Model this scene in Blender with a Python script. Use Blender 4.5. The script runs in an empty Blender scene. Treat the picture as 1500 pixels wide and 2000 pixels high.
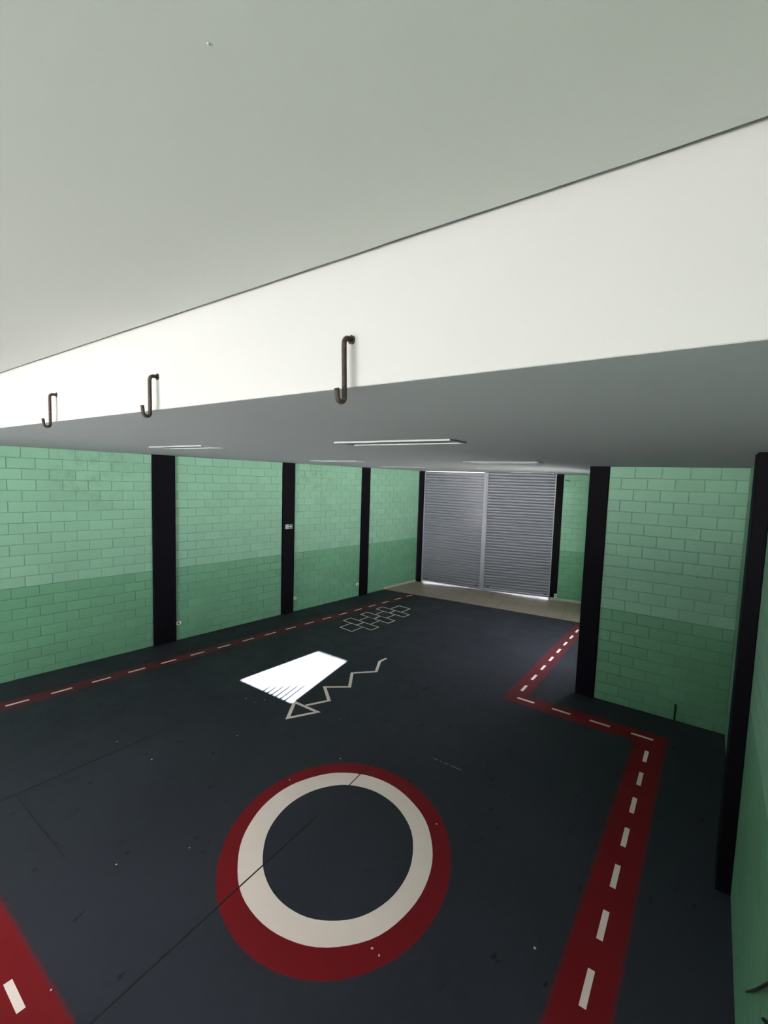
import bpy, bmesh, math, random
from mathutils import Vector, Matrix

random.seed(7)
S = bpy.context.scene
C = S.collection

# ------------------------------------------------------------------ camera
cam_d = bpy.data.cameras.new('camera')
cam = bpy.data.objects.new('camera', cam_d); C.objects.link(cam)
YAW, PITCH, ROLL = -.603376, -.083804, .034251
FPX, PX, PY = 882.271, 36.503, 11.174
fw = Vector((math.sin(YAW)*math.cos(PITCH), math.cos(YAW)*math.cos(PITCH), math.sin(PITCH)))
rt = Vector((math.cos(YAW), -math.sin(YAW), 0)); up = rt.cross(fw)
r2 = math.cos(ROLL)*rt + math.sin(ROLL)*up; u2 = -math.sin(ROLL)*rt + math.cos(ROLL)*up
M = Matrix((r2, u2, -fw)).transposed().to_4x4()
M.translation = Vector((10.054941, 0, 3.82444))
cam.matrix_world = M
cam_d.sensor_fit = 'VERTICAL'; cam_d.sensor_height = 24.0
cam_d.lens = FPX/2000*24.0
cam_d.shift_x = -PX/2000; cam_d.shift_y = PY/2000
cam_d.clip_start = .02; cam_d.clip_end = 200
S.camera = cam

# ------------------------------------------------------------------ view, sky, sun
S.view_settings.view_transform = 'Standard'; S.view_settings.look = 'None'
S.view_settings.gamma = 1; S.view_settings.use_curve_mapping = False
S.view_settings.exposure = 3.36
world = bpy.data.worlds.new('sky'); S.world = world; world.use_nodes = True
bg = world.node_tree.nodes['Background']
bg.inputs[0].default_value = (1.0, .955, 1.0, 1); bg.inputs[1].default_value = 1.0
SUN = Vector((-.26, 1.0, -.347)).normalized()
sd = bpy.data.lights.new('sun', 'SUN'); sd.energy = 66; sd.angle = math.radians(.25); sd.color = (1, .97, .95)
so = bpy.data.objects.new('sun', sd); C.objects.link(so)
so.rotation_euler = SUN.to_track_quat('-Z', 'Y').to_euler()
so.location = (6, -10, 12)
# light portal in the big rear doorway (guides sampling of the sky, gives no light itself)
pd = bpy.data.lights.new('rear_doorway_portal', 'AREA'); pd.shape = 'RECTANGLE'; pd.size = 6.2; pd.size_y = 3.4
pd.cycles.is_portal = True
po = bpy.data.objects.new('rear_doorway_portal', pd); C.objects.link(po)
po.location = (7.1, -6.0, 1.70); po.rotation_euler = (math.radians(90), 0, 0)
pd2 = bpy.data.lights.new('added_side_opening_portal', 'AREA'); pd2.shape = 'RECTANGLE'; pd2.size = 2.9; pd2.size_y = 2.3  # portal for the side opening added to light the far hall
pd2.cycles.is_portal = True
po2 = bpy.data.objects.new('added_side_opening_portal', pd2); C.objects.link(po2)
po2.location = (8.58, 10.75, 2.05); po2.rotation_euler = (math.radians(90), 0, math.radians(90))
pd3 = bpy.data.lights.new('added_skylight_portal', 'AREA'); pd3.shape = 'RECTANGLE'; pd3.size = 6.8; pd3.size_y = 2.8  # portal for the skylight added to put more light on the floor
pd3.cycles.is_portal = True
po3 = bpy.data.objects.new('added_skylight_portal', pd3); C.objects.link(po3)
po3.location = (6.6, -2.4, 5.0)

# ------------------------------------------------------------------ helpers
def srgb(r, g, b):
    f = lambda c: (c/12.92 if c <= .04045 else ((c+.055)/1.055)**2.4)
    return (f(r/255), f(g/255), f(b/255), 1)

class NT:
    def __init__(s, name):
        s.m = bpy.data.materials.new(name); s.m.use_nodes = True
        s.t = s.m.node_tree; s.b = s.t.nodes['Principled BSDF']
    def n(s, typ, **kw):
        x = s.t.nodes.new(typ)
        for k, v in kw.items(): setattr(x, k, v)
        return x
    def l(s, a, b): s.t.links.new(a, b)
    def pos(s): return s.n('ShaderNodeNewGeometry').outputs['Position']
    def noise(s, scale, detail=4, rough=.55, vec=None):
        x = s.n('ShaderNodeTexNoise'); x.inputs['Scale'].default_value = scale
        x.inputs['Detail'].default_value = detail; x.inputs['Roughness'].default_value = rough
        s.l(vec if vec is not None else s.pos(), x.inputs['Vector']); return x.outputs['Fac']
    def ramp(s, fac, stops):
        x = s.n('ShaderNodeValToRGB'); e = x.color_ramp.elements
        while len(e) < len(stops): e.new(.5)
        for i, (p, c) in enumerate(stops):
            e[i].position = p; e[i].color = c if isinstance(c, tuple) else (c, c, c, 1)
        s.l(fac, x.inputs[0]); return x.outputs[0]
    def mix(s, fac, a, b, blend='MIX'):
        x = s.n('ShaderNodeMix', data_type='RGBA', blend_type=blend)
        for sock, v in ((x.inputs[0], fac), (x.inputs[6], a), (x.inputs[7], b)):
            if isinstance(v, (int, float)): sock.default_value = v
            elif isinstance(v, tuple): sock.default_value = v
            else: s.l(v, sock)
        return x.outputs[2]
    def math(s, op, a, b=0., c=None):
        x = s.n('ShaderNodeMath', operation=op)
        for i, v in enumerate((a, b) if c is None else (a, b, c)):
            if isinstance(v, (int, float)): x.inputs[i].default_value = v
            else: s.l(v, x.inputs[i])
        return x.outputs[0]
    def bump(s, h, strength=.2, dist=.005):
        x = s.n('ShaderNodeBump'); x.inputs['Strength'].default_value = strength; x.inputs['Distance'].default_value = dist
        s.l(h, x.inputs['Height']); s.l(x.outputs[0], s.b.inputs['Normal'])
    def out(s, col=None, rough=.6, metal=0., spec=.5):
        if col is not None:
            if isinstance(col, tuple): s.b.inputs['Base Color'].default_value = col
            else: s.l(col, s.b.inputs['Base Color'])
        if isinstance(rough, (int, float)): s.b.inputs['Roughness'].default_value = rough
        else: s.l(rough, s.b.inputs['Roughness'])
        s.b.inputs['Metallic'].default_value = metal
        s.b.inputs['Specular IOR Level'].default_value = spec
        return s.m

def scl(c, k): return (c[0]*k, c[1]*k, c[2]*k, 1)

def simple(name, col, rough=.6, metal=0., spec=.5, var=.12, nscale=6, bump=0, bscale=60):
    t = NT(name)
    c = t.mix(t.noise(nscale), scl(col, 1-var), scl(col, 1+var))
    if bump: t.bump(t.noise(bscale, 3), bump, .003)
    return t.out(c, rough, metal, spec)

# paint colours
FLOOR = (.0305, .0340, .0440, 1)
def floor_nodes(t):
    """worn dark floor paint: colour socket, roughness socket"""
    big = t.ramp(t.noise(.55, 5, .6), [(.3, 0.), (.7, 1.)])
    fine = t.noise(9, 6, .7)
    c = t.mix(big, scl(FLOOR, .86), scl(FLOOR, 1.14))
    c = t.mix(t.ramp(fine, [(.45, 0.), (.8, .35)]), c, scl(FLOOR, 1.35))
    scuff = t.ramp(t.noise(3.1, 6, .75), [(.60, 0.), (.72, .6)])
    c = t.mix(scuff, c, scl(FLOOR, .6))
    mp = t.n('ShaderNodeMapping'); mp.inputs['Scale'].default_value = (1., .45, 1.); t.l(t.pos(), mp.inputs[0])
    c = t.mix(t.ramp(t.noise(8.5, 5, .6, mp.outputs[0]), [(.655, 0.), (.70, .85)]), c, scl(FLOOR, .18))
    r = t.ramp(t.noise(2.2, 5, .65), [(.3, .42), (.75, .62)])
    return c, r
def mat_floor():
    t = NT('dark_floor_paint'); c, r = floor_nodes(t)
    t.bump(t.noise(38, 4, .6), .12, .002); return t.out(c, r, 0, .10)
def mat_red():
    t = NT('red_floor_paint')
    a = t.n('ShaderNodeAttribute', attribute_name='cover').outputs['Fac']
    n = t.noise(14, 5, .7)
    f = t.math('ADD', a, t.math('MULTIPLY', t.math('SUBTRACT', n, .5), .55))
    f = t.ramp(f, [(.25, 0.), (.7, 1.)])
    fc, r = floor_nodes(t)
    red = t.mix(t.noise(1.7, 4), (.160, .0090, .0130, 1), (.200, .0120, .016, 1))
    c = t.mix(f, fc, red)
    t.bump(t.noise(38, 4, .6), .12, .002); return t.out(c, r, 0, .10)
def mat_cream():
    t = NT('cream_floor_paint')
    c = t.mix(t.noise(2.2, 5, .6), (.78, .665, .60, 1), (.88, .765, .70, 1))
    c = t.mix(t.ramp(t.noise(7.0, 6, .8), [(.66, 0.), (.78, .5)]), c, (.30, .25, .19, 1))
    t.bump(t.noise(38, 4, .6), .12, .002); return t.out(c, .6, 0, .15)

UP = (.226, .435, .306, 1); LO = (.132, .328, .196, 1)
def mat_block(name, col, stains=()):
    t = NT(name)
    rnd = t.n('ShaderNodeObjectInfo').outputs['Random']
    c = t.mix(rnd, scl(col, .93), scl(col, 1.05))
    c = t.mix(t.ramp(t.noise(1.4, 5, .6), [(.3, 0.), (.75, .5)]), c, scl(col, .88))
    for (p, rad) in stains:
        d = t.n('ShaderNodeVectorMath', operation='DISTANCE'); t.l(t.pos(), d.inputs[0]); d.inputs[1].default_value = p
        near = t.ramp(t.math('DIVIDE', d.outputs['Value'], rad), [(.25, 1.), (1., 0.)])
        sp = t.ramp(t.noise(5.5, 7, .75), [(.47, 0.), (.64, 1.)])
        c = t.mix(t.math('MULTIPLY', t.math('MULTIPLY', near, sp), .42), c, (.10, .17, .11, 1))
    t.bump(t.noise(85, 5, .7), .35, .004)
    return t.out(c, .62, 0, .35)

M_floor, M_red, M_cream = mat_floor(), mat_red(), mat_cream()
ST = [((.07, 3.75, 3.75), .95), ((.60, 9.3, 3.85), 1.1)]
M_up = mat_block('pale_green_block_paint', UP, ST)
M_lo = mat_block('mid_green_block_paint', LO)
M_mup = simple('pale_green_mortar', scl(UP, .80), .75, var=.1)
M_mlo = simple('mid_green_mortar', scl(LO, .80), .75, var=.1)
def mat_mortar(zb):
    t = NT('painted_mortar'); z = t.n('ShaderNodeSeparateXYZ'); t.l(t.pos(), z.inputs[0])
    f = t.math('GREATER_THAN', z.outputs[2], zb)
    return t.out(t.mix(f, scl(LO, .92), scl(UP, .92)), .8)
M_white = simple('white_emulsion', (.365, .37, .362, 1), .75, var=.025, nscale=1.5, bump=.12, bscale=30)
M_ceil = simple('grey_white_ceiling_paint', (.318, .336, .348, 1), .8, var=.03, nscale=1.2, bump=.1, bscale=25)
M_uceil = simple('plasterboard_white', (.45, .465, .445, 1), .8, var=.03, nscale=.9, bump=.1, bscale=22)
M_black = simple('black_column_paint', (.0045, .0042, .0065, 1), .65, spec=.06, var=.25, nscale=5, bump=.3, bscale=45)
def mat_rust():
    t = NT('rusted_iron'); n = t.noise(70, 6, .75)
    c = t.ramp(n, [(.3, (.030, .024, .020, 1)), (.55, (.060, .042, .034, 1)), (.72, (.16, .10, .085, 1)), (.8, (.30, .24, .21, 1))])
    t.bump(t.noise(120, 5, .8), .7, .003); return t.out(c, .6, .55, .5)
M_rust = mat_rust()
def mat_galv():
    t = NT('galvanised_slats')
    mp = t.n('ShaderNodeMapping'); mp.inputs['Scale'].default_value = (.6, .6, 9); t.l(t.pos(), mp.inputs[0])
    c = t.mix(t.noise(3, 5, .7, mp.outputs[0]), (.185, .192, .225, 1), (.265, .273, .315, 1))
    r = t.ramp(t.noise(5, 4), [(.3, .36), (.7, .5)])
    return t.out(c, r, .45, .5)
M_galv = mat_galv()
M_rail = simple('galvanised_rail', (.27, .28, .31, 1), .45, .4, var=.08)
def mat_tile():
    t = NT('beige_floor_tile'); rnd = t.n('ShaderNodeObjectInfo').outputs['Random']
    c = t.mix(t.noise(6, 6, .7), (.28, .235, .18, 1), (.38, .325, .26, 1))
    c = t.mix(t.math('MULTIPLY', rnd, .35), c, (.25, .205, .15, 1))
    return t.out(c, .45, 0, .35)
M_tile = mat_tile()
M_grout = simple('tile_grout', (.085, .078, .066, 1), .85)
M_skirt = simple('pale_skirting_tile', (.42, .40, .35, 1), .5, var=.1)
M_plastic = simple('white_plastic', (.74, .76, .72, 1), .4, var=.03)
M_dark = simple('black_plastic', (.012, .012, .012, 1), .5)
M_joint = simple('black_joint_sealant', (.006, .006, .007, 1), .7)
M_frame = simple('white_lacquered_frame', (.34, .355, .35, 1), .55, var=.02)
M_refl = simple('grey_reflector', (.13, .135, .135, 1), .6, var=.05)
M_green = simple('exit_sign_green', (.006, .055, .022, 1), .6, spec=.1, var=.05)
M_signw = simple('exit_sign_white', (.62, .70, .62, 1), .5, var=.03)
M_cable = simple('dark_cable', (.012, .016, .010, 1), .6)
M_chip = simple('pale_chip', (.55, .55, .53, 1), .8, var=.1)
M_conc = simple('outdoor_concrete', (.24, .235, .225, 1), .9, var=.1)

def mesh_of(bm, name, mat):
    me = bpy.data.meshes.new(name); bm.normal_update(); bm.to_mesh(me); bm.free(); me.materials.append(mat); return me
def link(name, me, parent=None):
    o = bpy.data.objects.new(name, me); C.objects.link(o)
    if parent is not None: o.parent = parent
    return o
def tag(o, label=None, cat=None, group=None, kind=None):
    if label: o['label'] = label
    if cat: o['category'] = cat
    if group: o['group'] = group
    if kind: o['kind'] = kind
    return o
def thing(name, label, cat, loc=(0, 0, 0), rz=0., group=None):
    o = bpy.data.objects.new(name, None); C.objects.link(o); o.empty_display_size = .1
    o.location = loc; o.rotation_euler = (0, 0, rz); return tag(o, label, cat, group)
def add_box(bm, x0, x1, y0, y1, z0, z1, bev=0.):
    v = [bm.verts.new((x, y, z)) for z in (z0, z1) for y in (y0, y1) for x in (x0, x1)]
    fs = [bm.faces.new([v[i] for i in q]) for q in ((0, 2, 3, 1), (4, 5, 7, 6), (0, 1, 5, 4), (2, 6, 7, 3), (0, 4, 6, 2), (1, 3, 7, 5))]
    if bev:
        es = list({e for f in fs for e in f.edges})
        bmesh.ops.bevel(bm, geom=es, offset=bev, segments=1, affect='EDGES', profile=.5)
def box(name, mat, x0, x1, y0, y1, z0, z1, parent=None, bev=0.):
    bm = bmesh.new(); add_box(bm, x0, x1, y0, y1, z0, z1, bev); return link(name, mesh_of(bm, name, mat), parent)
def prism(bm, pts, z0, z1):
    a = [bm.verts.new((x, y, z0)) for x, y in pts]; b = [bm.verts.new((x, y, z1)) for x, y in pts]
    n = len(pts); bm.faces.new(a[::-1]); bm.faces.new(b)
    for i in range(n): bm.faces.new((a[i], a[(i+1) % n], b[(i+1) % n], b[i]))
def area2(p): return sum(p[i][0]*p[(i+1) % len(p)][1]-p[(i+1) % len(p)][0]*p[i][1] for i in range(len(p)))
def flat(name, mat, pts, z0, z1, parent=None):
    if area2(pts) < 0: pts = pts[::-1]
    bm = bmesh.new(); prism(bm, pts, z0, z1); return link(name, mesh_of(bm, name, mat), parent)
def tube(bm, pts, rad, seg=12, cap=True):
    pts = [Vector(p) for p in pts]; rings = []; prev = None
    for i, p in enumerate(pts):
        d = (pts[min(i+1, len(pts)-1)]-pts[max(i-1, 0)]).normalized()
        if prev is None:
            a = d.orthogonal().normalized()
        else:
            a = (prev - d*prev.dot(d)).normalized()
        prev = a; b = d.cross(a); r = rad[i] if isinstance(rad, (list, tuple)) else rad
        rings.append([bm.verts.new(p+a*math.cos(2*math.pi*k/seg)*r+b*math.sin(2*math.pi*k/seg)*r) for k in range(seg)])
    for i in range(len(rings)-1):
        for k in range(seg):
            f = bm.faces.new((rings[i][k], rings[i][(k+1) % seg], rings[i+1][(k+1) % seg], rings[i+1][k])); f.smooth = True
    if cap: bm.faces.new(rings[0][::-1]); bm.faces.new(rings[-1])

# ------------------------------------------------------------------ measures of the room
H = 4.177                    # lower ceiling
PITCH_Z = .19246             # block course
LA = .086                    # lean of the left wall off square
def lw(s, n=0.):             # point on the left wall, n metres into the room
    return ((s-3)*math.sin(LA)+n*math.cos(LA), 3+(s-3)*math.cos(LA)-n*math.sin(LA))
BK = math.atan2(.813, 4.496) # lean of the back wall
BO = (1.164, 14.257)
def bw(t, n=0.):             # point on the back wall, t metres from the shutter's left edge
    return (BO[0]+t*math.cos(BK)+n*math.sin(BK), BO[1]+t*math.sin(BK)-n*math.cos(BK))

# ------------------------------------------------------------------ floor
floor = tag(flat('floor', M_floor, [(-1.2, -6.1), (10.9, -6.1), (10.9, 15.9), (-1.2, 15.9)], -.011, 0), 'dark blue grey painted concrete floor with painted games', None, None, 'structure')
LSH = [(-1.2, 1.363), (10.62, 1.363), (10.62, 8.72), (8.66, 8.72), (8.66, 16.4), (-1.2, 16.4)]
ceil_lo = tag(flat('ceiling', M_ceil, LSH, H, H+.12), 'grey white flat ceiling of the hall beyond the beam', None, None, 'structure')
# beam with hooks
beam = tag(box('ceiling_beam', M_white, -1.2, 10.9, 1.36, 1.60, H+.0005, 4.80, bev=.002), 'bright white beam across the hall carrying three iron hooks', None, None, 'structure')
# upper ceiling board with a gap along the beam, darkened by a painted-shade strip
bm = bmesh.new(); n = 60; lowa = []; top = []
for i in range(n+1):
    x = -1.2+12.1*i/n; j = random.uniform(-.0018, .0018)
    lowa.append((x, 1.334+j+(0.004*math.exp(-((x-9.8)/.25)**2))))
prism(bm, [(-1.2, -1.0)]+[(10.9, -1.0)]+lowa[::-1], 4.660, 4.675)
for q in ((-1.2, 10.9, -6.1, -3.8), (-1.2, 3.2, -3.8, -1.0), (10.0, 10.9, -3.8, -1.0)): add_box(bm, *q, 4.660, 4.675)
uc = tag(link('ceiling', mesh_of(bm, 'ceiling_upper', M_uceil)), 'smooth pale plasterboard ceiling above the viewer', None, None, 'structure')
gapt = tag(box('gap_shade_strip', simple('gap_shade_grey', (.10, .105, .095, 1), .9), -1.2, 10.9, 1.328, 1.3605, 4.676, 4.69), 'dark strip imitating shade in the gap between beam and upper ceiling', None, None, 'structure')  # dark strip puts the groove's shade into colour
bm = bmesh.new()   # roof slab with an added skylight to brighten the floor; added parapet blocks its sun
for q in ((-1.4, 10.8, -6.3, -3.8), (-1.4, 3.2, -3.8, -1.0), (10.0, 10.8, -3.8, -1.0), (-1.4, 10.8, -1.0, 8.75), (-1.4, 8.70, 8.75, 16.6)): add_box(bm, *q, 4.86, 5.05)
for q in ((3.16, 11.6, -3.84, -3.8, 4.68, 6.3), (3.16, 10.04, -1.0, -.96, 4.68, 5.12), (3.16, 3.2, -3.8, -1.0, 4.68, 5.12), (10.0, 10.04, -3.8, -1.0, 4.68, 5.9)): add_box(bm, *q)
roof = tag(link('roof', mesh_of(bm, 'roof', M_uceil)), None, None, None, 'structure')

# ------------------------------------------------------------------ block walls
_cache = {}
def brick_mesh(w, h, mat, var, b=.006):
    key = (round(w, 3), round(h, 3), mat.name, var, b)
    if key in _cache: return _cache[key]
    rnd = random.Random(hash((round(w, 2), round(h, 2), var)) & 0xffff)
    bm = bmesh.new(); jk = b/.006
    x0, x1, z0, z1 = 0, w, 0, h
    j = lambda a: rnd.uniform(-a, a)*jk
    fr = [bm.verts.new((x, j(.0012), z)) for x, z in ((x0+b+j(.0015), z0+b+j(.0015)), (x1-b+j(.0015), z0+b+j(.0015)), (x1-b+j(.0015), z1-b+j(.0015)), (x0+b+j(.0015), z1-b+j(.0015)))]
    md = [bm.verts.new((x, b, z)) for x, z in ((x0, z0), (x1, z0), (x1, z1), (x0, z1))]
    bk = [bm.verts.new((x, .02, z)) for x, z in ((x0, z0), (x1, z0), (x1, z1), (x0, z1))]
    bm.faces.new(fr)
    for i in range(4):
        k = (i+1) % 4
        bm.faces.new((fr[k], fr[i], md[i], md[k])); bm.faces.new((md[k], md[i], bk[i], bk[k]))
    me = mesh_of(bm, 'brick', mat); _cache[key] = me; return me

def block_wall(name, label, origin, ang, x0, x1, phase, band_course=13, top=H, back=.16, zmin=0., gap=.007, even=0, bev=.006, rec=.011):
    """wall plane through origin, local x along the wall, -y into the room"""
    zb = H-PITCH_Z*band_course
    bm = bmesh.new(); add_box(bm, x0, x1, rec, back, zmin, top)
    w = link(name, mesh_of(bm, name, mat_mortar(zb)))
    w.location = (origin[0], origin[1], 0); w.rotation_euler = (0, 0, ang)
    tag(w, label, None, None, 'structure')
    k = 0
    while True:
        zt = H-PITCH_Z*k; zl = max(zt-PITCH_Z, zmin)
        if zt-zmin < .03: break
        if zl-zmin < .03: zl = zmin
        ph = phase + (.2 if (k+even) % 2 else 0)
        js = []; q = ph-.4*math.ceil((ph-x0)/.4)
        while q < x1: 
            if x0+.03 < q < x1-.03: js.append(q)
            q += .4
        xs = [x0]+js+[x1]
        mat = M_up if k < band_course else M_lo
        for a, b in zip(xs[:-1], xs[1:]):
            a2 = a+gap/2 if a > x0 else a+.001; b2 = b-gap/2 if b < x1 else b-.001
            me = brick_mesh(b2-a2, zt-zl-gap-(0 if zl > zmin else -gap/2), mat, random.randrange(4), bev)
            o = link('brick', me, w); o.location = (a2, random.uniform(-.0012, .0012)*bev/.006, zl+(gap/2 if zl > zmin else .001))
        k += 1
    return w

AL = math.pi/2-LA
wl = lw(3); 
# local x on the left wall = s-3
block_wall('wall_left', 'green painted block wall bay nearest the viewer, left of the first black column', wl, AL, -1.6, 4.90-3, 2.744-3)
block_wall('wall_left', 'green painted block wall bay between the first and second black columns', wl, AL, 5.37-3, 8.205-3, 5.849-3)
block_wall('wall_left', 'green painted block wall bay between the second and third black columns', wl, AL, 8.59-3, 11.22-3, 8.74-3)
block_wall('wall_left', 'green painted block wall bay between the third column and the shutters', wl, AL, 11.58-3, 14.235-3, 11.79-3)
# plain rendered stretch of the left wall behind the viewer
wlr = tag(box('wall_left', simple('green_render', UP, .7), -9.3, -1.6, .0, .16, 0, 4.86), None, None, None, 'structure')
wlr.location = (wl[0], wl[1], 0); wlr.rotation_euler = (0, 0, AL)
upl = tag(box('wall_left', M_white, -1.6, -1.2, .0, .16, H, 4.86), None, None, None, 'structure')
upl.location = (wl[0], wl[1], 0); upl.rotation_euler = (0, 0, AL)
RY = 8.55
ret = block_wall('wall_return', 'green block wall facing the viewer at right, between two black columns', (0, RY), 0, 8.51, 10.458, 8.906)
RX = 10.457
block_wall('wall_right', 'green block wall running along the right edge of the picture', (RX, 5.1), -math.pi/2, .0, 3.6, .18, band_course=12, gap=.004, bev=.0015, rec=.0035)
wr2 = tag(box('wall_right', simple('green_render_right', UP, .7), RX, RX+.16, -6.1, 1.5, 0, 4.86), None, None, None, 'structure')
tag(box('wall_right', simple('green_render_strip', scl(UP, .95), .7), RX, RX+.16, 5.5, RY+.012, 0, H), 'sliver of green wall between right column and facing wall', None, None, 'structure')
tag(box('wall_right', M_white, RX, RX+.16, 1.5, 5.5, H, 4.86), None, None, None, 'structure')
tag(box('wall_right', M_black, RX+.001, RX+.16, 5.09, 5.51, 0, H), None, None, None, 'structure')
wi = bmesh.new()   # inner right wall of the far half, with an unseen side opening added to light it
for (ya, yb, za, zb) in ((8.72, 9.3, 0, H), (12.2, 15.72, 0, H), (9.3, 12.2, 0, .9), (9.3, 12.2, 3.2, H)): add_box(wi, 8.50, 8.66, ya, yb, za, zb)
tag(link('wall_inner', mesh_of(wi, 'wall_inner', simple('green_render_inner', UP, .7))), None, None, None, 'structure')
tag(box('roof_edge', M_conc, -1.4, 8.70, 8.75, 16.6, H+.125, 4.855), None, None, None, 'structure')
block_wall('wall_back', 'green block wall beside the shutters, seen past the black column', bw(0), BK, 4.872, 7.35, 5.02)

# plaster repair across the facing wall
bm = bmesh.new(); ptsu = []; ptsl = []
for i in range(21):
    x = 8.53+i*(10.30-8.53)/20
    ptsu.append((x, 2.425+random.uniform(-.02, .012))); ptsl.append((x, 2.285+random.uniform(-.012, .02)))
poly = ptsl+ptsu[::-1]
f = [bm.verts.new((x, RY-.0022, z)) for x, z in poly]; g = [bm.verts.new((x, RY+.012, z)) for x, z in poly]
bm.faces.new(f)
for i in range(len(poly)): k = (i+1) % len(poly); bm.faces.new((f[k], f[i], g[i], g[k]))
pp = link('plaster_patch', mesh_of(bm, 'plaster_patch', M_up), None)
pp.parent = ret; pp.matrix_parent_inverse = Matrix.Translation((0, RY, 0)).inverted()
pp['label'] = 'smooth plaster strip hiding the joints'

# rear wall with wide doorway and a small high opening that lets the sun in
rw = bmesh.new()
def xz(bm, pts, y0, y1):
    a = [bm.verts.new((x, y0, z)) for x, z in pts]; b = [bm.verts.new((x, y1, z)) for x, z in pts]
    n = len(pts); bm.faces.new(a); bm.faces.new(b[::-1])
    for i in range(n): k = (i+1) % n; bm.faces.new((a[k], a[i], b[i], b[k]))
Y0, Y1 = -6.06, -6.0
DX0, DX1, DZ = 4.0, 10.2, 3.40
xz(rw, [(-1.4, 0), (DX0, 0), (DX0, DZ), (-1.4, DZ)], Y0, Y1)
xz(rw, [(DX1, 0), (10.7, 0), (10.7, DZ), (DX1, DZ)], Y0, Y1)
xz(rw, [(-1.4, DZ), (10.7, DZ), (10.7, 3.834), (-1.4, 3.834)], Y0, Y1)
xz(rw, [(-1.4, 3.834), (5.903, 3.834), (6.508, 4.501), (-1.4, 4.501)], Y0, Y1)
xz(rw, [(7.313, 3.834), (10.7, 3.834), (10.7, 4.501), (7.346, 4.501)], Y0, Y1)
xz(rw, [(-1.4, 4.501), (10.7, 4.501), (10.7, 4.86), (-1.4, 4.86)], Y0, Y1)
bmesh.ops.recalc_face_normals(rw, faces=rw.faces)
rear = tag(link('wall_rear', mesh_of(rw, 'wall_rear', M_white)), None, None, None, 'structure')
hr = thing('sun_baffle', 'added unseen handrail with short spikes behind the viewer', 'baffle', (5.3, -.33, 0))  # added out of view to cut the sun patch's near edge and stripes
box('rail', M_black, -1.3, 1.1, -.025, .025, 1.80, 1.8575, hr, .003)
for x in (-1.25, 1.05): box('post', M_black, x-.02, x+.02, -.02, .02, .001, 1.80, hr)
for x, h in ((5.11, .07), (5.22, .10), (5.33, .135), (5.44, .17), (5.56, .205), (5.67, .235)):
    bm = bmesh.new(); tube(bm, [(x-5.3, 0, 1.855), (x-5.3, 0, 1.8575+h*.8), (x-5.3, 0, 1.8575+h)], [.017, .015, .004], 8); link('spike', mesh_of(bm, 'spike', M_black), hr)
# canopy added to keep sun out, and ground outside
tag(box('sunshade', M_conc, -2, 12, -14.5, -6.07, 3.45, 3.60), 'added unseen canopy over the rear doorway', 'sunshade')
tag(flat('ground', M_conc, [(-40, -45), (50, -45), (50, 60), (-40, 60)], -.3, -.02), None, None, None, 'structure')
M_gap_bright = simple('bright_gap_concrete', (.58, .57, .55, 1), .9)  # paler ground added outside to brighten the gaps under the shutters
tag(flat('gap_bright_ground', M_gap_bright, [(-6, 14.6), (14, 17.6), (14, 30), (-6, 30)], -.0195, -.012), None, None, None, 'structure')
# landing the viewer stands on, made a solid block to shade the lower right
tag(box('mezzanine', M_conc, 6.6, RX-.005, -5.99, -.06, .001, 1.75), 'white mezzanine block under the viewer, made solid to shade the lower hall', 'mezzanine')

# ------------------------------------------------------------------ columns
def column(label, origin, ang, x0, x1, y0, y1, top=H-.001):
    bm = bmesh.new(); add_box(bm, x0, x1, y0, y1, .001, top, .006)
    o = link('column', mesh_of(bm, 'column', M_black)); o.location = (origin[0], origin[1], 0); o.rotation_euler = (0, 0, ang)
    return tag(o, label, 'column', 'black columns along the walls')
column('wide black column on the left wall, nearest of the row', wl, AL, 4.90-3, 5.37-3, -.045, .16)
col2 = column('black column on the left wall bearing the green exit sign', wl, AL, 8.205-3, 8.59-3, -.045, .16)
column('third black column along the left wall, before the shutters', wl, AL, 11.22-3, 11.58-3, -.045, .16)
column('slim black column in the corner at the left edge of the shutters', bw(0), BK, -.19, -.001, -.01, .16)
tag(box('wall_back', M_black, -.8, .0, .17, .25, 0, H), None, None, None, 'structure')
bpy.data.objects['wall_back.001'].location = (*bw(0), 0); bpy.data.objects['wall_back.001'].rotation_euler = (0, 0, BK)
column('black column at the right edge of the shutters', bw(0), BK, 4.646, 4.872, -.02, .16)
column('black column at the outer corner of the facing green wall', (0, 0), 0, 8.192, 8.508, 8.50, 8.72)
column('tall black column at the right edge of the picture', (0, 0), 0, 10.338, 10.456, 5.10, 5.50)

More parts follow.
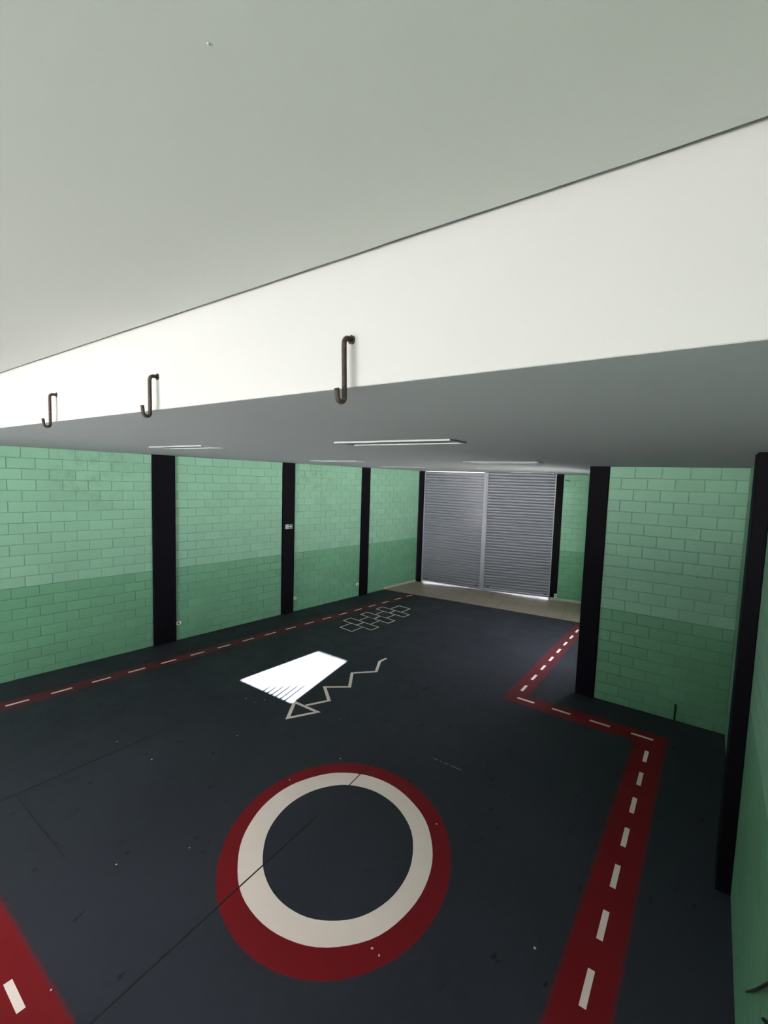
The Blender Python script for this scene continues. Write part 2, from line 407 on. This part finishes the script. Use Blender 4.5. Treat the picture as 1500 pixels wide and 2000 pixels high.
# ------------------------------------------------------------------ roller shutters
def slat_mesh(w):
    bm = bmesh.new(); prof = [(.004, 0), (-.006, .014), (-.016, .040), (-.018, .062), (-.010, .085), (.004, .097), (.006, .1005)]
    a = [bm.verts.new((0, y, z)) for y, z in prof]; b = [bm.verts.new((w, y, z)) for y, z in prof]
    for i in range(len(prof)-1):
        f = bm.faces.new((a[i], b[i], b[i+1], a[i+1])); f.smooth = True
    c = [bm.verts.new((0, y+.003, z)) for y, z in prof]; d = [bm.verts.new((w, y+.003, z)) for y, z in prof]
    for i in range(len(prof)-1): bm.faces.new((d[i], c[i], c[i+1], d[i+1]))
    return mesh_of(bm, 'slat', M_galv)
def shutter(name, label, t0, t1, tilt, zlo, head):
    root = bpy.data.objects.new(name, None); C.objects.link(root)
    root.location = (*bw(t0), 0); root.rotation_euler = (0, 0, BK); tag(root, label, None, None, 'structure')
    w = t1-t0; me = slat_mesh(w-.05); n = 41; pitch = (H-head-.07)/n
    for i in range(n):
        o = link('slat', me, root); o.location = (.025, .045, .07+i*pitch); o.scale = (1, 1, pitch/.1)
        o.rotation_euler = (0, -tilt*(1-i/n), 0)
    bm = bmesh.new(); add_box(bm, .02, w-.02, .028, .062, 0, .07-zlo-.002, .004)
    br = link('bottom_rail', mesh_of(bm, 'bottom_rail', M_galv), root); br.location = (0, 0, zlo); br.rotation_euler = (0, -tilt, 0)
    for x in (.0, w-.035):
        g = box('guide_rail', M_rail, x, x+.035, .0, .085, .001, H-.002, root, .003)
    for x in (.16, w-.20):
        k = box('lock_plate', M_dark, x, x+.09, .014, .024, .13, .17, root, .003)
    return root
shutter('door_1', 'left galvanised roller shutter between corner column and central post', 0., 2.27, -.026, .054, .02)
shutter('door_2', 'right galvanised roller shutter between central post and black column', 2.345, 4.645, .023, .002, -.005)
post = thing('shutter_post', 'slim grey steel post between the two roller shutters', 'post', (*bw(2.27), 0), BK)
box('channel', M_rail, .0, .075, -.02, .10, .001, H-.002, post, .004)
box('cover_strip', M_rail, .02, .055, -.03, -.0205, .001, H-.002, post, .003)

# ------------------------------------------------------------------ tiled strip by the shutters
def clip(poly, a, b):
    out = []; side = lambda p: (b[0]-a[0])*(p[1]-a[1])-(b[1]-a[1])*(p[0]-a[0])
    for i in range(len(poly)):
        p, q = poly[i], poly[(i+1) % len(poly)]; sp, sq = side(p), side(q)
        if sp >= 0: out.append(p)
        if (sp >= 0) != (sq >= 0):
            t = sp/(sp-sq); out.append((p[0]+t*(q[0]-p[0]), p[1]+t*(q[1]-p[1])))
    return out
TE0, TE1 = (.70, 12.40), (9.0, 13.285)
region = [(lw(12.30)[0]+.003, lw(12.30)[1]), lw(14.235, .003), bw(-.012, .002), bw(7.36, .002), (8.495, 13.0), (8.495, 12.6)]
bed = [p for p in region]
bed = clip(bed, TE0, TE1)
g = flat('grout_bed', M_grout, bed, .0004, .0022, floor)
T = .478
for i in range(-3, 18):
    for k in range(0, 6):
        a, b = i*T-.033, (i+1)*T-.033; c, d = k*T+.003, (k+1)*T
        q = [bw(a+.0035, c+.0035), bw(b-.0035, c+.0035), bw(b-.0035, d), bw(a+.0035, d)]
        if area2(q) < 0: q = q[::-1]
        cx = region if area2(region) > 0 else region[::-1]
        for j in range(len(cx)): 
            q = clip(q, cx[j], cx[(j+1) % len(cx)])
            if len(q) < 3: break
        if len(q) >= 3: q = clip(q, TE0, TE1)
        if len(q) < 3 or abs(area2(q)) < .004: continue
        flat('tile', M_tile, q, .0004, .006+random.uniform(-.0006, .0006), floor)
# skirting tiles
def skirting(name, label, pt, t0, t1, step, z=.085):
    root = bpy.data.objects.new(name, None); C.objects.link(root); tag(root, label, None, None, 'structure')
    t = t0
    while t < t1-.02:
        e = min(t+step, t1); a, b = pt(t+.002, .001), pt(e-.002, .001); c, d = pt(e-.002, .011), pt(t+.002, .011)
        flat('skirting_tile', M_skirt, [a, b, c, d], .0065, z, root); t = e
    return root
skirting('baseboard_left', 'pale tile skirting along the left wall by the shutters', lw, 12.42, 14.22, .45)
skirting('baseboard_back', 'pale tile skirting below the back wall by the black column', lambda t, n: bw(t, n+.02), 4.66, 7.3, .45)

# ------------------------------------------------------------------ floor paint
ZR, ZC = .0010, .0018
def offset_path(pts, d):
    out = []
    for i, p in enumerate(pts):
        p = Vector(p)
        d0 = (p-Vector(pts[i-1])).normalized() if i > 0 else None
        d1 = (Vector(pts[i+1])-p).normalized() if i < len(pts)-1 else None
        if d0 is None: n = Vector((-d1.y, d1.x)); out.append(p+n*d); continue
        if d1 is None: n = Vector((-d0.y, d0.x)); out.append(p+n*d); continue
        n0 = Vector((-d0.y, d0.x)); n1 = Vector((-d1.y, d1.x)); b = (n0+n1).normalized()
        out.append(p+b*d/max(.3, b.dot(n0)))
    return out
def cover_band(name, pts, offs, covs, mat, z, parent, veil_cover=None):
    """painted band: strips at offsets with a paint-coverage attribute (overspray at the rims)"""
    lines = [offset_path(pts, o) for o in offs]
    bm = bmesh.new(); lay = bm.verts.layers.float.new('cover'); vs = []
    for ln, c in zip(lines, covs):
        row = []
        for i, p in enumerate(ln):
            v = bm.verts.new((p.x, p.y, z)); v[lay] = c*(veil_cover[i] if veil_cover else 1); row.append(v)
        vs.append(row)
    for r in range(len(vs)-1):
        for i in range(len(pts)-1):
            bm.faces.new((vs[r][i], vs[r][i+1], vs[r+1][i+1], vs[r+1][i]))
    bmesh.ops.recalc_face_normals(bm, faces=bm.faces)
    if bm.faces[0].normal.z < 0: bmesh.ops.reverse_faces(bm, faces=bm.faces)
    return link(name, mesh_of(bm, name, mat), parent)
def sub(pts, step=.25):
    out = []
    for a, b in zip(pts[:-1], pts[1:]):
        a, b = Vector(a), Vector(b); n = max(1, round((b-a).length/step))
        out += [tuple(a+(b-a)*i/n) for i in range(n)]
    return out+[tuple(pts[-1])]
pathR = [(1.975, 12.535), (.85, .91), (9.525, .91), (9.525, 7.66), (7.365, 7.66), (7.285, 13.10)]
bandr = cover_band('painted_path', pathR, (-.26, -.15, .15, .26), (0., 1., 1., 0.), M_red, ZR, floor, (.44, .48, 1., .92, .52, .40))  # red thinned along the far stretches to imitate pale haze and dimness
bandr['label'] = 'dull red painted track with cream dashes round the floor'

def dash(cx0, cy0, cx1, cy1, w=.052):
    a, b = Vector((cx0, cy0)), Vector((cx1, cy1)); d = (b-a).normalized(); n = Vector((-d.y, d.x))*w/2
    o = flat('painted_dash', M_cream, [tuple(a-n), tuple(b-n), tuple(b+n), tuple(a+n)], .0004, ZC, floor)
k0 = (1.968-.972)/(12.501-2.163)
for i in range(-2, 18):
    y = 2.163+.588*i; y2 = min(y+.296, 12.495)
    dash(.976+k0*(y-2.163), y, .976+k0*(y2-2.163), y2)
for i in range(10):
    y = 7.274-.609*i; dash(9.512+.003*i, y, 9.515+.003*i, y-.318)
for i in range(4):
    x = 7.407+.6135*i; dash(x, 7.662, x+.308, 7.660)
for i in range(9):
    y = 7.97+.5945*i
    dash(7.372-.0128*(y-7.97), y, 7.372-.0128*(y+.28-7.97), min(y+.28, 13.06))
for i in range(-2, 5):
    x = 6.0+.612*i; dash(x, .914, x+.304, .910)

# ring
def ell(c, a, b, deg, n=72):
    r = math.radians(deg); o = []
    for i in range(n):
        t = 2*math.pi*i/n; x, y = a*math.cos(t), b*math.sin(t)
        o.append((c[0]+x*math.cos(r)-y*math.sin(r), c[1]+x*math.sin(r)+y*math.cos(r)))
    return o
def annulus(name, mat, rings, covs, z, parent):
    bm = bmesh.new(); lay = bm.verts.layers.float.new('cover'); vs = []
    for ring, c in zip(rings, covs):
        row = []
        for x, y in ring: v = bm.verts.new((x, y, z)); v[lay] = c; row.append(v)
        vs.append(row)
    n = len(vs[0])
    for r in range(len(vs)-1):
        for i in range(n): k = (i+1) % n; bm.faces.new((vs[r][i], vs[r+1][i], vs[r+1][k], vs[r][k]))
    bmesh.ops.recalc_face_normals(bm, faces=bm.faces)
    if bm.faces[0].normal.z < 0: bmesh.ops.reverse_faces(bm, faces=bm.faces)
    return link(name, mesh_of(bm, name, mat), parent)
def wob(pts, amp, seed):
    rr = random.Random(seed); ph = [rr.uniform(0, 6.28) for _ in range(4)]; c = (7.055, 3.36); o = []
    for i, (x, y) in enumerate(pts):
        t = 2*math.pi*i/len(pts); k = 1+amp*(math.sin(5*t+ph[0])+.7*math.sin(9*t+ph[1])+.5*math.sin(13*t+ph[2]))
        o.append((c[0]+(x-c[0])*k, c[1]+(y-c[1])*k))
    return o
red = annulus('painted_red_ring', M_red, [ell((7.061, 3.348), 1.350, 1.200, -47.8), ell((7.061, 3.348), 1.305, 1.155, -47.8), ell((7.045, 3.362), 1.09, .98, -42.3)], (0., 1., 1.), ZR+.0002, floor)
red['label'] = 'outer red ring of the painted circle'
cr = annulus('painted_cream_ring', M_cream, [wob(ell((7.042, 3.362), 1.107, .995, -42.3), .0028, 1), wob(ell((7.064, 3.368), .876, .776, -43.5), .002, 2)], (1., 1.), ZC, floor)
cr['label'] = 'cream ring inside the red ring'

# snake game
hd = [(4.754, 4.629), (4.387, 5.125), (5.031, 5.131)]
def ring_poly(name, mat, outer, w, z, parent):
    if area2(outer) < 0: outer = outer[::-1]
    n = len(outer); inner = []
    for i in range(n):
        p = Vector(outer[i]); d0 = (p-Vector(outer[i-1])).normalized(); d1 = (Vector(outer[(i+1) % n])-p).normalized()
        n0 = Vector((-d0.y, d0.x)); n1 = Vector((-d1.y, d1.x)); b = (n0+n1).normalized(); inner.append(tuple(p+b*w/b.dot(n0)))
    return annulus(name, mat, [outer, inner], (1., 1.), z, parent)
h = ring_poly('painted_snake_head', M_cream, hd, .058, ZC, floor); h['label'] = 'triangular cream snake head outline'
sn = [(4.677, 5.134), (4.863, 5.495), (4.445, 5.812), (4.795, 6.102), (4.44, 6.577), (4.765, 6.93), (4.515, 7.374), (4.522, 7.596)]
b = cover_band('painted_snake_body', sn, (-.029, .029), (1., 1.), M_cream, ZC+.0002, floor); b['label'] = 'zigzag cream snake body'
# hopscotch
LV = [8.43, 8.863, 9.165, 9.58, 9.88, 10.295, 10.60, 11.06]
def hp(x, y): return (x, y-.11*(x-2.6))
hop = []
for i in range(0, 7, 2): hop.append((2.395, 2.835, LV[i], LV[i+1]))
for i in range(1, 7, 2): hop += [(2.085, 2.612, LV[i], LV[i+1]), (2.600, 3.145, LV[i], LV[i+1])]
for i, (x0, x1, y0, y1) in enumerate(hop):
    e = .014
    ring_poly('hopscotch_square', M_cream, [hp(x0-e, y0-e), hp(x1+e, y0-e), hp(x1+e, y1+e), hp(x0-e, y1+e)], .030, ZC+.0001*(i % 5), floor)
# saw-cut joints in the slab
def joint(a, b, w=.008):
    d = (Vector(b)-Vector(a)).normalized(); n = Vector((-d.y, d.x))*w/2; a, b = Vector(a), Vector(b)
    flat('floor_joint', M_joint, [tuple(a-n), tuple(b-n), tuple(b+n), tuple(a+n)], .0004, .0026, floor)
joint((6.83, .3), (6.62, 3.50), .016); joint((6.574, 4.04), (6.45, 5.084), .014); joint((6.45, 5.084), (6.17, 9.0), .014); joint((6.17, 9.0), (5.85, 12.85), .006)
joint((3.585, .2), (3.592, 4.919), .012); joint((3.592, 4.919), (3.50, 12.6), .012)
joint((3.59, 1.593), (5.05, 1.593), .008)
for a, b in ((7.13, 7.19), (7.22, 7.25), (7.29, 7.35), (7.39, 7.55)):
    flat('paint_scratch', M_chip, [(a, 5.209), (b, 5.210), (b, 5.2135), (a, 5.2135)], .0004, .0016, floor)

# ------------------------------------------------------------------ hooks on the beam
def hook(label, x, zt, drop, lean, R2, tip, r=.0098):
    root = thing('iron_hook', label, 'hook', (x, 1.36, zt), 0, 'iron hooks on the white beam')
    d = .044; R1 = .024; pts = [(0, .012, 0), (0, -.005, 0)]
    for i in range(7):
        a = math.pi/2*i/6; pts.append((0, -(d-R1)-R1*math.sin(a), -(R1-R1*math.cos(a))))
    zb = -drop
    for i in range(1, 5): pts.append((lean*i/5, -d, -R1+(zb+R2+R1)*i/5))
    for i in range(11):
        a = math.pi*i/10; pts.append((lean-.006*i/10, -d-R2+R2*math.cos(a), zb+R2-R2*math.sin(a)))
    pts.append((lean-.006, -d-2*R2-.002, zb+R2+(tip-R2)*.6)); pts.append((lean-.007, -d-2*R2-.004, zb+tip))
    bm = bmesh.new(); tube(bm, pts, r, 14); o = link('rod', mesh_of(bm, 'rod', M_rust), root)
    bm = bmesh.new(); n = 14
    cen = bm.verts.new((0, -.005, 0)); ring = []; ring2 = []
    for k in range(n):
        a = 2*math.pi*k/n; q = r*1.75*random.uniform(.85, 1.15)
        ring.append(bm.verts.new((q*math.cos(a), -.0035, q*math.sin(a)))); ring2.append(bm.verts.new((q*1.08*math.cos(a), .003, q*1.08*math.sin(a))))
    for k in range(n):
        j = (k+1) % n; bm.faces.new((cen, ring[j], ring[k])); bm.faces.new((ring[k], ring[j], ring2[j], ring2[k]))
    bmesh.ops.recalc_face_normals(bm, faces=bm.faces)
    link('weld_collar', mesh_of(bm, 'weld_collar', M_rust), root)
hook('rusty iron hook on the white beam, largest and nearest of three', 8.850, 4.358, .246, .008, .0165, .048)
hook('dark iron hook on the white beam, middle of the three', 7.383, 4.362, .229, .002, .018, .058)
hook('dark iron hook on the white beam, smallest at far left', 5.898, 4.375, .245, 0., .020, .058)

# ------------------------------------------------------------------ ceiling lights
def luminaire(label, x0, x1, y0, w=.31):
    cx, cy = (x0+x1)/2, y0+w/2; L = (x1-x0)/2; W = w/2; f = .020; h = .017
    root = thing('ceiling_light', label, 'ceiling light', (cx, cy, H), 0, 'unlit ceiling lights')
    for (a, b, c, d) in ((-L, L, -W, -W+f), (-L, L, W-f, W), (-L, -L+f, -W+f, W-f), (L-f, L, -W+f, W-f)):
        box('frame_rail', M_frame, a, b, c, d, -h, -.0005, root, .002)
    box('reflector', M_refl, -L+f, L-f, -W+f, W-f, -.006, -.0005, root)
luminaire('unlit white ceiling light, largest, just beyond the nearest hook', 6.90, 8.21, 3.325)
luminaire('unlit ceiling light above the nearest black column at left', 3.30, 4.63, 3.30)
luminaire('unlit ceiling light between the second and third columns at left', 2.74, 4.07, 6.97)
luminaire('unlit long ceiling light in the second row at right', 6.44, 7.75, 7.00)
luminaire('unlit ceiling light in the third row in front of the right shutter', 5.10, 6.41, 10.35)
luminaire('unlit ceiling light in the third row near the left wall', 2.33, 3.62, 10.0)
luminaire('unlit ceiling light close to the left shutter', 2.00, 3.30, 13.15)
luminaire('unlit ceiling light close to the top of the right shutter', 4.80, 6.12, 13.45)

# ------------------------------------------------------------------ exit sign on the second column
sg = thing('exit_sign', 'small green exit sign with white arrow on the second black column', 'sign', (*lw(8.393, .0458), 2.44), AL)
pl = box('plate', M_green, -.123, .123, -.006, -.0003, -.063, .063, sg, .001)
bm = bmesh.new(); add_box(bm, -.120, .120, -.0072, -.0061, .054, .060); add_box(bm, -.120, .120, -.0072, -.0061, -.060, -.054)
add_box(bm, -.120, -.114, -.0072, -.0061, -.054, .054); add_box(bm, .114, .120, -.0072, -.0061, -.054, .054)
link('border', mesh_of(bm, 'border', M_signw), pl)
pn = box('pictogram_panel', M_signw, -.108, -.012, -.0072, -.0061, -.049, .049, sg)
bm = bmesh.new()   # doorway and running figure
add_box(bm, -.102, -.092, -.0082, -.0073, -.042, .042); add_box(bm, -.092, -.066, -.0082, -.0073, .034, .042)
def seg(p, q, w):
    p, q = Vector(p), Vector(q); d = (q-p).normalized(); n = Vector((-d.y, d.x))*w/2
    xz(bm, [tuple(p-n), tuple(q-n), tuple(q+n), tuple(p+n)], -.0082, -.0073)
xz(bm, [(-.044+.009*math.cos(a*math.pi/5), .027+.009*math.sin(a*math.pi/5)) for a in range(10)], -.0082, -.0073)
seg((-.048, .016), (-.054, -.010), .014); seg((-.050, .012), (-.032, .002), .006); seg((-.052, .012), (-.072, .004), .006)
seg((-.054, -.008), (-.036, -.020), .008); seg((-.036, -.020), (-.040, -.040), .008); seg((-.055, -.008), (-.064, -.026), .008); seg((-.064, -.026), (-.082, -.032), .008)
bmesh.ops.recalc_face_normals(bm, faces=bm.faces); link('pictogram', mesh_of(bm, 'pictogram', M_green), pn)
bm = bmesh.new(); xz(bm, [(.012, -.014), (.050, -.014), (.050, -.046), (.106, 0.), (.050, .046), (.050, .014), (.012, .014)], -.0072, -.0061)
bmesh.ops.recalc_face_normals(bm, faces=bm.faces); link('arrow', mesh_of(bm, 'arrow', M_signw), pl)

# ------------------------------------------------------------------ sockets
def socket(label, pt, z, ang, w=.115, h=.075):
    r = thing('wall_socket', label, 'socket', (pt[0], pt[1], z), ang, 'white wall sockets')
    cp = box('cover_plate', M_plastic, -w/2, w/2, -.012, -.0015, -h/2, h/2, r, .003)
    box('outlet_insert', M_dark, -w*.17, w*.17, -.0145, -.0122, -h*.2, h*.2, cp, .002)
socket('white socket low on the wall right of the nearest black column', lw(5.432, .0), .395, AL)
socket('white socket low on the wall right of the exit sign column', lw(8.655, .0), .38, AL)
socket('white socket low on the wall left of the third black column', lw(11.13, .0), .39, AL)
socket('white upright socket at the foot of the column right of the shutters', bw(4.835, .0205), .155, BK, .085, .13)

# ------------------------------------------------------------------ pipe stub, cables
ps = thing('pipe_stub', 'short dark pipe standing at the foot of the facing green wall', 'pipe', (9.772, RY-.022, 0))
bm = bmesh.new(); tube(bm, [(0, 0, .001), (0, 0, .20), (0, 0, .262)], .016, 12); link('pipe', mesh_of(bm, 'pipe', M_cable), ps)
bm = bmesh.new(); tube(bm, [(0, 0, .258), (0, 0, .285)], .021, 12); link('cap', mesh_of(bm, 'cap', M_cable), ps)
bm = bmesh.new()
def smooth(p, n=5):
    p = [Vector(v) for v in p]; out = []
    for i in range(len(p)-1):
        a, b, c, d = p[max(i-1, 0)], p[i], p[i+1], p[min(i+2, len(p)-1)]
        for k in range(n):
            t = k/n; out.append(.5*((2*b)+(c-a)*t+(2*a-5*b+4*c-d)*t*t+(3*b-a-3*c+d)*t**3))
    return out+[p[-1]]
tube(bm, smooth([(10.430, 3.242, .850), (10.430, 2.942, 1.160), (10.430, 2.732, 1.391), (10.430, 2.609, 1.527), (10.44, 2.53, 1.62), (10.446, 2.48, 1.68)]), [.006]*3+[.0075]*23, 8)
tag(link('loose_cable', mesh_of(bm, 'loose_cable', M_cable)), 'dark loose cable curving off the right wall at bottom right', 'cable')
bm = bmesh.new()
tube(bm, smooth([(10.430, 2.612, 1.335), (10.430, 2.55, 1.388), (10.432, 2.47, 1.45), (10.443, 2.40, 1.52)]), .010, 8)
tag(link('cable_end', mesh_of(bm, 'cable_end', M_cable)), 'dark cable end at the very bottom right corner', 'cable')
bm = bmesh.new(); tube(bm, smooth([bw(4.93, -.01)+(3.99,), bw(4.94, .03)+(3.985,), bw(5.0, .04)+(3.98,), bw(5.07, .045)+(3.955,)]), .012, 8)
tag(link('wire_hook', mesh_of(bm, 'wire_hook', M_dark)), 'short dark wire high on the back wall beside the shutter column', 'wire')

# ------------------------------------------------------------------ chips of debris on the floor
CH = [(5.91, 2.38), (4.16, 2.87), (3.37, 2.78), (2.91, 5.44), (2.96, 6.2), (3.72, 4.66), (3.93, 4.67), (3.99, 4.83), (3.15, 7.34), (5.42, 5.16), (4.55, 3.9), (5.91, 3.7), (6.12, 4.41), (7.77, 4.19), (8.03, 2.71), (8.11, 2.7), (9.11, 3.51), (6.32, 1.08), (5.54, 1.85)]
def chip(x, y, z, s, mat=M_chip):
    bm = bmesh.new(); bmesh.ops.create_icosphere(bm, subdivisions=1, radius=s)
    for v in bm.verts: v.co = Vector((v.co.x*random.uniform(.6, 1.3), v.co.y*random.uniform(.6, 1.2), (v.co.z+s)*.35*random.uniform(.7, 1.2)))
    lo = min(v.co.z for v in bm.verts)
    for v in bm.verts: v.co.z -= lo
    o = link('plaster_chip', mesh_of(bm, 'plaster_chip', mat)); o.location = (x, y, z); return o
CL = ['pale chip on the dark floor left of the painted circle', 'pale chip nearer the left wall, right of its two neighbours', 'pale chip on the floor beside the left lengthwise joint',
      'pale chip at the left edge of the sunlit patch', 'pale chip beyond the left side of the sunlit patch', 'leftmost of three chips in front of the sunlit patch', 'middle of three chips in front of the sunlit patch',
      'rightmost of three chips in front of the sunlit patch', 'pale chip beyond the far edge of the sunlit patch', 'pale chip right of the painted snake head', 'pale chip between the sunlit patch and the painted circle',
      'pale chip on the upper left of the red ring', 'pale chip just beyond the top of the red ring', 'pale chip on the right side of the red ring', 'larger of two chips at the foot of the red ring', 'second chip at the foot of the red ring, nearer the track',
      'pale chip between the painted circle and the right red track', 'pale chip on the red track at bottom left', 'pale chip on the dark floor above the bottom left track']
for i, (x, y) in enumerate(CH):
    tag(chip(x, y, .0022, random.uniform(.008, .013)), CL[i], 'debris', 'plaster chips scattered on the floor')
tag(chip(6.75, 13.66, .0066, .035), 'white crumpled scrap on the beige tiles by the right column', 'debris')
tag(chip(3.14, 14.37, .0066, .03, M_dark), 'small dark lump on the tiles in front of the left shutter', 'debris')

bm = bmesh.new(); bmesh.ops.create_icosphere(bm, subdivisions=2, radius=.0036)
for v in bm.verts: v.co = Vector((v.co.x*random.uniform(.8, 1.2), v.co.y*random.uniform(.7, 1.), -abs(v.co.z)*.9))
dr = link('plaster_drip', mesh_of(bm, 'plaster_drip', M_uceil)); dr.location = (9.175, .553, 4.6595)
tag(dr, 'tiny white plaster drip on the upper ceiling near the top left', 'plaster drip')
